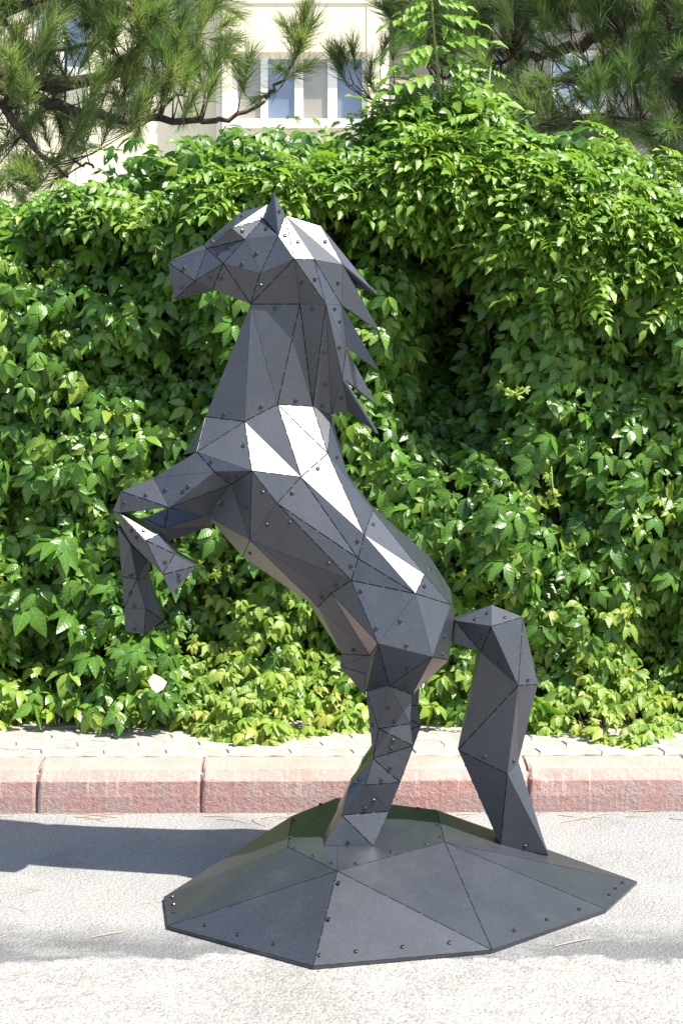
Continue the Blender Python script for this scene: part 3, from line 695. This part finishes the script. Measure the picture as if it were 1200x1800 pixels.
# smooth value noise for the hedge's bumps
_g = np.random.default_rng(5).normal(size=(64, 64))
def vnoise(x, y):
    x = np.asarray(x, float)+100; y = np.asarray(y, float)+100; i, j = np.floor(x).astype(int), np.floor(y).astype(int)
    fx, fy = x-i, y-j; fx = fx*fx*(3-2*fx); fy = fy*fy*(3-2*fy)
    g = lambda a, b: _g[a % 64, b % 64]
    return (g(i, j)*(1-fx)+g(i+1, j)*fx)*(1-fy)+(g(i, j+1)*(1-fx)+g(i+1, j+1)*fx)*fy

# ------------------------------------------------------------------ creeper hedge
HD = 5.75
def hx(px): return (px-600)/FOC*HD
def hz(py): return HC-(py-620)/FOC*HD
topx = [hx(p) for p in (-700, -200, 0, 60, 150, 250, 330, 420, 500, 560, 640, 700, 760, 860, 900, 1000, 1080, 1200, 1500, 1900)]
topz = [hz(p) for p in (370, 360, 352, 342, 300, 268, 240, 218, 221, 238, 234, 218, 165, 185, 238, 226, 252, 305, 300, 300)]
def ztop(x): return np.interp(x, topx, topz)
HOLES = [(800, 590, 62, 140, .52), (835, 620, 40, 80, .15), (750, 690, 55, 90, .15), (800, 760, 45, 50, .10), (400, 1090, 70, 110, .24), (110, 430, 90, 60, .16), (330, 640, 70, 120, .16), (1150, 1120, 70, 90, .22), (90, 1130, 45, 60, .16),
         (600, 410, 150, 45, .20), (760, 430, 90, 50, .22), (1130, 620, 50, 60, .12), (230, 470, 70, 70, .12), (700, 1010, 60, 70, .12), (980, 860, 60, 60, .1), (30, 900, 50, 80, .1), (560, 1120, 60, 60, .14)]
def surf(x, z):
    zt = ztop(x); y = HD-.14+.17*(z-.5)+.055*vnoise(x*2.1, z*2.3)+.035*vnoise(x*5.3+9, z*5.7)
    for px, py, a, b, dp in HOLES:
        y = y+dp*np.exp(-((x-hx(px))/(a/FOC*HD))**2-((z-hz(py))/(b/FOC*HD))**2)*1.45
    y = y-.16*np.clip((.52-z)/.40, 0, 1)**1.4
    s = np.clip((z-(zt-.5))/.30, 0, 1)*np.clip((zt+.02-z)/.2, 0, 1); y = y-.02*s
    s2 = np.clip((z-(zt-.20))/.20, 0, 1.2); y = y+.30*s2**2
    return y
hedge = empty('creeper_hedge', (0, HD, .13))
tag(hedge, 'tall green five-leaved creeper hedge covering the wall behind the horse', 'hedge')
Rr = random.Random(3)
palm = [palmate(Rr) for _ in range(14)]
pinn = [pinnate(Rr, Rr.choice((4, 5, 5, 6))) for _ in range(12)]
pinb = [pinnate(Rr, Rr.choice((4, 5)), 1.3) for _ in range(8)]
def hedge_points(n, depth, xr=(-2.5, 2.5), zlo=.20, above=.02):
    x = rng.uniform(*xr, n*2); z = zlo+(ztop(x)+above-zlo)*rng.random(n*2)
    keep = (np.abs(x) < 1.5) | (rng.random(n*2) < .45); x, z = x[keep][:n], z[keep][:n]
    y = surf(x, z)+depth[0]+(depth[1]-depth[0])*rng.random(len(x))**1.3
    return np.stack([x, y, z], 1)
def leaf_rot(p, up=.9, spread=.55):
    k = len(p); zt = ztop(p[:, 0]); s = np.clip((p[:, 2]-(zt-.3))/.3, 0, 1)
    low = np.clip((.5-p[:, 2])/.35, 0, 1)
    nrm = np.stack([.38*np.ones(k), -1+.55*s+.45*low, up+.5*s+.55*low], 1)+spread*rng.normal(size=(k, 3))
    d = np.stack([.45*rng.normal(size=k), -.35+0*s, -1+.3*rng.normal(size=k)], 1)
    return frames(nrm, d)
def leaf_scale(k, lo=.036, hi=.088): return lo+(hi-lo)*rng.random(k)**1.9
ORG = np.array([0, HD, .13])
def tint_of(p, base=.45, var=.23):
    return np.clip(base+var*rng.normal(size=len(p))+.10*vnoise(p[:, 0]*1.7, p[:, 2]*1.9)+.22*np.clip((.6-p[:, 2])/.45, 0, 1), 0.02, .98)
p1_ = hedge_points(8200, (-.06, .11)); p2_ = hedge_points(4600, (.06, .26))
pp = np.concatenate([p1_, p2_])
scatter('foliage', palm, pp-ORG, leaf_rot(pp), leaf_scale(len(pp)), tint_of(pp), M_CREEPER, hedge)['kind'] = 'stuff'
# the biggest front leaves are single leaves
leaf_me = []
for v, f, u in palm: 
    for tn in (.25, .45): leaf_me.append(fast_mesh('leaf', v, f, u, np.full(len(v), tn)))
for m_ in leaf_me: m_.materials.append(M_CREEPER)
q = hedge_points(700, (-.11, -.05), (-1.2, 1.2), .35, -.05)
hole_free = np.array([max([dp*math.exp(-((a-hx(hx_))/(ww/FOC*HD))**2-((c-hz(hy_))/(hh/FOC*HD))**2) for hx_, hy_, ww, hh, dp in HOLES]) < .05 for a, b, c in q])
q = q[hole_free & (np.minimum(rng.random(len(q)), 1) < 2)][:270]
rot = leaf_rot(q, .8, .34); sca = .060+.038*rng.random(len(q))**2+.03*(q[:, 0] < -.9)*(q[:, 2] < .9)
for i in range(len(q)):
    o = bpy.data.objects.new('leaf', leaf_me[rnd.randrange(len(leaf_me))]); C.objects.link(o); o.parent = hedge
    o.matrix_local = Matrix.Translation(Vector(q[i]-ORG)) @ Matrix(rot[i].tolist()).to_4x4() @ Matrix.Scale(float(sca[i]), 4)
# young bright growth creeping out over the pavement
n_ = 2600; x = rng.uniform(-2.3, 2.3, n_); z = .145+.42*rng.random(n_)**1.7
fr = np.stack([x, surf(x, z)-.03+.10*rng.random(n_)+.16*vnoise(x*3.1, z*0+3)-.04, z], 1)
scatter('young_growth', palm, fr-ORG, leaf_rot(fr, 1.6, .5), leaf_scale(n_, .028, .064), np.clip(.50+.25*rng.normal(size=n_)-.5*(z-.15), .02, .98), M_FRINGE, hedge)['kind'] = 'stuff'
# yellow-green shoots hanging out of the leaves
sp_, sd_ = [], []
for (px, py, dx, dy, k) in ((400, 985, 22, 45, 9), (345, 1010, 60, -22, 8), (930, 680, -50, 8, 8), (968, 820, 8, 75, 8), (940, 850, -40, 18, 6), (160, 1100, 80, 50, 12), (330, 1010, 40, -50, 8), (1010, 1080, 40, 90, 10), (985, 460, 60, 10, 8), (150, 1200, -30, 50, 9), (470, 1185, 40, 40, 8)):
    ps = []
    for i in range(k+1):
        t = i/k; c_ = at(px+dx*t, py+dy*t+10*math.sin(t*4), HD-.10-.04*math.sin(t*3)); ps.append(Vector(c_)-Vector(ORG))
        if i: sp_.append(np.array(c_)); sd_.append((rnd.uniform(-1, 1), -.4, rnd.uniform(-.8, .6)))
    MB().tube(ps, [.0028*(1-.6*i/k) for i in range(k+1)], 5).build('shoot', M_SHOOT, hedge, True)
sp_ = np.array(sp_); k = len(sp_)
scatter('shoot_leaves', palm, sp_-ORG+rng.normal(size=(k, 3))*.006, frames(rng.normal(size=(k, 3))*.5+[0, -1, .5], rng.normal(size=(k, 3))),   .016+.016*rng.random(k), np.clip(.6+.15*rng.normal(size=k), 0, .98), M_FRINGE, hedge)['kind'] = 'stuff'
# dark backing sheet: twigs and shaded depth put into its colour; stems in front
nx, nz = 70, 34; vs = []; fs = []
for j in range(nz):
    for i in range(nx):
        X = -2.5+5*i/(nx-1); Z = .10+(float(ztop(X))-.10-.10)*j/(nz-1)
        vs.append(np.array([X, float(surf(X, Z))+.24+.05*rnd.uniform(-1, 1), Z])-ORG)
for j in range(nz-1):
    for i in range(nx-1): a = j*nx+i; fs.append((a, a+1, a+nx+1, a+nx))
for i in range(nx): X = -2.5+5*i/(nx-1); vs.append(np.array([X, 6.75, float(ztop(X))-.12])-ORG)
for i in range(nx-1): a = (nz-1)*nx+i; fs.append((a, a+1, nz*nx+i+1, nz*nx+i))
pyobj('dark_backing', vs, fs, [M_UNDER], hedge)
sm_ = MB()
for i in range(60):
    X = rnd.uniform(-1.4, 1.4); pts = []
    for j in range(9):
        Z = .13+j*.2; 
        if Z > float(ztop(X))-.1: break
        pts.append(np.array([X, float(surf(X, Z))+.13+.03*rnd.uniform(-1, 1), Z])-ORG); X += rnd.uniform(-.08, .08)
    if len(pts) > 2: sm_.tube(pts, [.007*(1-.07*j) for j in range(len(pts))], 5)
sm_.build('stems', M_STEM, hedge, True)
# top of the hedge, leaves spreading backwards
n_ = 2600; x = rng.uniform(-2.5, 2.5, n_); y = 5.85+.75*rng.random(n_); z = ztop(x)-.075+.06*rng.normal(size=n_)-.10*np.clip(y-6.2, 0, 1)
tp = np.stack([x, y, z], 1)
scatter('crown_foliage', palm, tp-ORG, frames(rng.normal(size=(n_, 3))*.45+[.2, -.5, 1], rng.normal(size=(n_, 3))+[0, -.7, -.2]), leaf_scale(n_, .05, .10), tint_of(tp, .42), M_CREEPER, hedge)['kind'] = 'stuff'

# ------------------------------------------------------------------ trumpet vine over the top of the hedge
vine = empty('trumpet_vine', (.9, 5.9, .13)); VO = np.array([.9, 5.9, .13])
tag(vine, 'light green feathery trumpet vine spilling over the hedge top with one tall shoot', 'vine')
cl = []   # (x, z, spread, n)
for px, py, a, b, n__ in ((780, 300, 110, 60, 170), (900, 290, 110, 50, 150), (1000, 270, 110, 50, 140), (1120, 310, 110, 60, 160), (850, 380, 110, 45, 110), (960, 410, 80, 50, 80), (1100, 410, 110, 45, 110), (690, 300, 80, 45, 80), (590, 290, 110, 30, 90), (480, 300, 100, 25, 60), (400, 330, 90, 25, 45), (770, 230, 80, 60, 150), (820, 190, 55, 45, 80), (730, 200, 60, 40, 70), (780, 160, 40, 30, 40), (1000, 500, 50, 30, 14), (1170, 500, 40, 40, 14), (740, 340, 90, 30, 60), (1060, 470, 40, 30, 10), (200, 360, 100, 25, 25)):
    X = hx(px)+rng.normal(size=n__)*a/FOC*HD*.6; Z = hz(py)+rng.normal(size=n__)*b/FOC*HD*.6
    Z = np.minimum(Z, ztop(X)+.09)
    cl.append(np.stack([X, np.minimum(surf(X, Z), 6.1)-.03-.09*rng.random(n__), Z], 1))
cl = np.concatenate(cl); k = len(cl)
nrm = np.array([.35, -.55, 1.1])+.42*rng.normal(size=(k, 3)); dr = np.stack([.9*rng.normal(size=k), -.6*np.ones(k), .05+.4*rng.normal(size=k)], 1)
scatter('foliage', pinn, cl-VO, frames(nrm, dr), .12+.09*rng.random(k), np.clip(.48+.22*rng.normal(size=k), .02, .98), M_VINE, vine)['kind'] = 'stuff'
# the tall shoot
sh_px = [(800, 420), (795, 330), (782, 250), (775, 180), (768, 110), (762, 50), (757, -15), (755, -60)]
sp = [at(a, b, 5.93)-Vector(VO) for a, b in sh_px]
MB().tube(sp, [.009, .0085, .0075, .0065, .0055, .0045, .003, .002], 7).build('stem', M_SHOOT, vine, True)
lv_p, lv_d, lv_n, lv_s = [], [], [], []
for px, py, dx, dy, L in ((757, 0, -60, 10, .10), (757, 0, 55, 5, .10), (762, 45, -75, 10, .13), (762, 40, 70, -10, .13), (762, 55, 90, 20, .09), (766, 92, -90, 20, .15), (767, 95, 90, 10, .14), (771, 130, -70, 40, .10), (773, 158, -95, -5, .16), (774, 150, 100, 15, .17), (778, 200, -110, 0, .17), (779, 195, 100, -10, .16), (783, 240, -115, 20, .18), (784, 235, 115, 10, .18), (786, 262, -90, 40, .15), (788, 255, 95, 40, .16), (760, 25, 30, -40, .09), (768, 105, 40, -40, .09)):
    for _ in range(2):
        p_ = at(px, py+(0, -18)[_], 5.92); lv_p.append(np.array(p_)); lv_d.append((dx*(1, -.9)[_]+rnd.uniform(-25, 25), -25+rnd.uniform(-30, 20), -dy+18)); lv_n.append((.15*np.sign(dx), -.55, 1)); lv_s.append(L)
lv_p = np.array(lv_p)
scatter('shoot_leaves', pinb, lv_p-VO, frames(np.array(lv_n)+.15*rng.normal(size=(len(lv_p), 3)), np.array(lv_d, float)), np.array(lv_s)*1.35, np.full(len(lv_p), .6), M_VINE, vine)['kind'] = 'stuff'
# second, shorter shoot
sp2 = [at(a, b, 5.95)-Vector(VO) for a, b in ((850, 235), (853, 200), (857, 160), (862, 118))]
MB().tube(sp2, [.006, .005, .004, .002], 6).build('stem', M_SHOOT, vine, True)
l2 = np.array([at(853, 200, 5.7), at(853, 195, 5.7), at(857, 160, 5.7), at(857, 158, 5.7), at(861, 125, 5.7), at(861, 122, 5.7)])
scatter('shoot_leaves', pinb, l2-VO, frames(np.array([(.1, -.5, 1)]*6)+.2*rng.normal(size=(6, 3)), np.array([(-1, -.3, .2), (1, -.3, .1)]*3, float)), np.array([.14, .14, .10, .10, .07, .07]), np.full(6, .55), M_VINE, vine)['kind'] = 'stuff'

# ------------------------------------------------------------------ pines
def pine(label, trunk_pts, branches, tufts, seed, tintb, small):
    r = random.Random(seed); root = empty('pine_tree', tuple(trunk_pts[0])); O = Vector(trunk_pts[0]); tag(root, label, 'tree', 'pines between the hedge and the building')
    tk = [Vector(p)-O for p in trunk_pts]; MB().tube(tk, [.17, .15, .13, .10, .06][:len(tk)], 14, .06).build('trunk', M_BARK, root, True)
    allp = []
    for pts, r0, r1 in branches:
        # subdivide with a little crookedness
        q = []; 
        for a, b in zip(pts, pts[1:]):
            for i in range(4): q.append(a.lerp(b, i/4)+Vector([r.gauss(0, .008) for _ in range(3)]))
        q.append(pts[-1]); rr = [r0+(r1-r0)*i/(len(q)-1) for i in range(len(q))]
        MB().tube([p-O for p in q], rr, 8, .08).build('branch', M_BARK, root, True); allp += q
    A = np.array([tuple(p) for p in allp]); tw = MB(); P_, D_ = [], []
    for t in tufts:
        tv = np.array(tuple(t)); dd = ((A-tv)**2).sum(1); j = int(np.argmin(dd+.02*np.random.default_rng(len(P_)).random(len(dd)))); b = Vector(A[j])
        t = Vector(t); m = b.lerp(t, .5)+Vector((0, 0, -.05*(t-b).length)); tw.tube([b-O, m-O, t-O], [.0042, .0032, .002], 5)
        d = (t-m).normalized()+Vector((r.gauss(0, .25), r.gauss(0, .3)-.1, .45+r.gauss(0, .3)))
        P_.append(tv); D_.append(tuple(d.normalized()))
    tw.build('twigs', M_BARK, root, True)['kind'] = 'stuff'
    P_ = np.array(P_); D_ = np.array(D_); k = len(P_)
    nr = np.cross(D_, rng.normal(size=(k, 3)))
    scatter('crown', [needle_tuft(r) for _ in range(6)], P_-np.array(O), frames(nr, D_), np.where(np.arange(k) < k-small, 1, .85)*(.115+.06*rng.random(k)), np.clip(tintb+.2*rng.normal(size=k), .02, .95), M_NEEDLE, root)
    return root
def region(poly, n, d0, d1, gaps, r):
    out = []
    def ins(x, y):
        c = False; j = len(poly)-1
        for i in range(len(poly)):
            xi, yi = poly[i]; xj, yj = poly[j]
            if (yi > y) != (yj > y) and x < (xj-xi)*(y-yi)/(yj-yi)+xi: c = not c
            j = i
        return c
    xs = [p[0] for p in poly]; ys = [p[1] for p in poly]
    while len(out) < n:
        x, y = r.uniform(min(xs), max(xs)), r.uniform(min(ys), max(ys))
        if ins(x, y) and not any(((x-a)/c_)**2+((y-b)/e)**2 < 1 for a, b, c_, e in gaps): out.append(at(x, y, r.uniform(d0, d1)))
    return out
rp = random.Random(21)
def B(d, *pts): return [at(x, y, d+i*.05) for i, (x, y) in enumerate(pts)]
left_br = [(B(7.1, (-420, 150), (-150, 120), (0, 130), (90, 152), (190, 133), (245, 85), (280, 45), (320, -10), (360, -80)), .045, .012),
           (B(7.0, (-420, 170), (-150, 150), (0, 152), (70, 175), (130, 195), (190, 207), (260, 212), (350, 214), (400, 210), (465, 178)), .04, .008),
           (B(7.3, (465, 178), (490, 150), (515, 115), (530, 70)), .009, .004),
           (B(6.9, (-420, 190), (-100, 180), (0, 185), (40, 240), (90, 290), (120, 312)), .03, .006),
           (B(7.4, (-420, -60), (-100, -40), (60, -30), (180, 20), (260, 10), (330, 60), (370, 120)), .03, .006), (B(7.5, (-150, 120), (60, 90), (180, 80), (270, 130), (330, 170)), .015, .005), (B(7.2, (-420, 60), (-150, 20), (0, 20), (110, -10), (200, -60)), .04, .012), (B(7.2, (116, 272), (140, 285), (165, 296)), .008, .006)]
left_t = region([(-330, -200), (370, -200), (392, 30), (368, 90), (375, 160), (365, 205), (300, 225), (215, 255), (110, 300), (60, 345), (-330, 345)], 640, 6.7, 8.1, [(110, 88, 45, 22), (215, 305, 45, 30), (150, 240, 25, 25)], rp)
left_t += [at(x, y, 7.35) for x, y in ((530, 75), (520, 95), (528, 60), (524, 80), (516, 105), (532, 90), (505, 128), (512, 118), (500, 140), (490, 158), (432, 168), (424, 160))]
pine('pine tree with sunlit pale needles left of the cream window bay', [at(-470, 1030, 7.1).xy.to_3d(), at(-465, 600, 7.1), at(-450, 150, 7.1), at(-440, -200, 7.1), at(-430, -600, 7.1)], left_br, left_t, 1, .82, 12)  # high tint paints sunlight into this tree's needle colour
right_br = [(B(7.4, (1500, -60), (1200, -20), (1050, 60), (990, 85), (945, 95), (905, 101)), .05, .014), (B(7.2, (1500, 160), (1250, 140), (1170, 130), (1110, 138), (1085, 122), (1060, 118)), .035, .009),
            (B(7.6, (1500, 60), (1250, 20), (1100, 10), (950, 20), (800, 40), (720, 60)), .04, .008), (B(7.5, (1500, -150), (1150, -100), (950, -60), (820, -40), (720, -10)), .04, .008), (B(7.9, (1250, 20), (1100, 90), (960, 150), (860, 170), (780, 165)), .02, .005), (B(7.0, (1400, 60), (1200, 50), (1100, 70), (1020, 130)), .02, .006), (B(7.3, (905, 101), (860, 115), (780, 140)), .01, .006),
            (B(7.7, (800, 190), (730, 185), (665, 178), (630, 155), (600, 140)), .008, .003), (B(7.0, (1500, 240), (1300, 220), (1150, 215), (1050, 200)), .025, .007)]
right_t = region([(700, -200), (1500, -200), (1500, 300), (1200, 285), (1060, 245), (930, 240), (820, 215), (700, 90)], 860, 6.7, 8.3, [(1015, 95, 35, 18), (745, 145, 50, 35), (805, 140, 22, 22), (970, 80, 18, 10)], rp)
right_t += [at(x, y, 7.6) for x, y in ((660, 165), (645, 150), (625, 130), (612, 118), (600, 135), (668, 120), (690, 110), (608, 150))]
pine('shaded, darker-tinted pine tree with drooping branches over the right end of the hedge', [at(1560, 1000, 7.4).xy.to_3d(), at(1555, 600, 7.4), at(1540, 150, 7.4), at(1530, -200, 7.4), at(1520, -600, 7.4)], right_br, right_t, 2, .5, 8)  # lower tint paints backlit shade into this tree's needle colour

# ------------------------------------------------------------------ litter on the ground
lit = MB(); lr = random.Random(9)
def strand(x, y, z, L, a, wd=.0007):
    p0 = Vector((x, y, z)); d = Vector((math.cos(a), math.sin(a), 0)); nrm_ = Vector((-d.y, d.x, 0)); k = lr.uniform(-.25, .25)*L
    pts = [p0+d*L*t+nrm_*k*t*(1-t)*2+Vector((0, 0, .002+.003*t*(1-t))) for t in (0, .33, .66, 1)]
    lit.tube(pts, [wd, wd, wd*.9, wd*.5], 4)
for _ in range(45):
    y = lr.uniform(3.2, 4.93); strand(lr.uniform(-1.3, 1.3), y, 0, lr.uniform(.04, .10), lr.uniform(-.9, .9))
for _ in range(35): strand(lr.uniform(-1.3, 1.3), KY-lr.uniform(.01, .08), 0, lr.uniform(.05, .12), lr.gauss(0, .35), .0014)
for _ in range(22): strand(lr.uniform(-1.2, 1.2), KY+lr.uniform(.17, .5), .1365, lr.uniform(.04, .09), lr.uniform(-1, 1))
tag(lit.build('fallen_pine_needles', M_STRAW), 'dry tan pine needles scattered over road and pavement', 'litter', kind='stuff')
for (px, py, L, a, lab) in ((1100, 1428, .17, .10, 'thick straw stalk lying along the kerb foot at the right edge'), (985, 1447, .14, .5, 'straw stalk lying right of the horse tail near the kerb'),
                           (975, 1665, .11, .5, 'straw stalk lying in front of the right side of the base'), (160, 1650, .09, .5, 'short straw stalk on the grey smear left of the base')):
    d = HC*FOC/(py-620); p = at(px, py, d); q = [p+Vector((math.cos(a)*L*t, math.sin(a)*L*t, .003+.004*t*(1-t))) for t in (0, .3, .6, 1)]
    tag(MB().tube(q, [.001, .0014, .0014, .0008], 5).build('straw', M_STRAW), lab, 'straw', 'straw stalks on the road')
# loose grit on the road, thicker against the kerb
pb = [];
def pebble(r):
    bm = bmesh.new(); bmesh.ops.create_icosphere(bm, subdivisions=1, radius=1)
    for v_ in bm.verts: v_.co *= r.uniform(.7, 1.2); v_.co.z *= .7
    vs_ = np.array([tuple(v_.co) for v_ in bm.verts]); fs_ = np.array([[v_.index for v_ in f_.verts] for f_ in bm.faces]); bm.free()
    return vs_, fs_, np.tile([.5, .5], (len(vs_), 1))
pebs = [pebble(lr) for _ in range(6)]
n_ = 1500; X = rng.uniform(-1.6, 1.6, n_); Y = np.where(rng.random(n_) < .4, KY+KS*X-.004-.09*rng.random(n_)**2, rng.uniform(2.9, 4.9, n_)); S_ = .0010+.0026*rng.random(n_)**3
inb = (np.abs(X-.16) < .62) & (np.abs(Y-4.33) < .60)
X, Y, S_ = X[~inb], Y[~inb], S_[~inb]; n_ = len(X)
M_GRIT = mat_simple('loose_grit', (.30, .27, .23), .9, .3, 0, 35, .5)
tag(scatter('grit', pebs, np.stack([X, Y, S_*.4], 1), frames(rng.normal(size=(n_, 3))*.3+[0, 0, 1], rng.normal(size=(n_, 3))), S_, np.full(n_, .5), M_GRIT), 'loose grit and pebbles scattered on the road along the kerb', 'grit', kind='stuff')
# one dry peach-coloured leaf caught in the young growth
v, f, u = leaflet(.055, .012, 0, 0); v, f, u = leaflet(1.0, .42, .5, .3, .4)
dl = link('dry_leaf', fast_mesh('dry_leaf', v*.075, f, u, np.full(len(v), .5)), None, [M_DRYLEAF])
pd = at(275, 1218, HD-.44); dl.location = pd; dl.rotation_euler = (R(58), R(12), R(25))
tag(dl, 'dry pale peach leaf caught on the young creeper left of the horse', 'leaf')
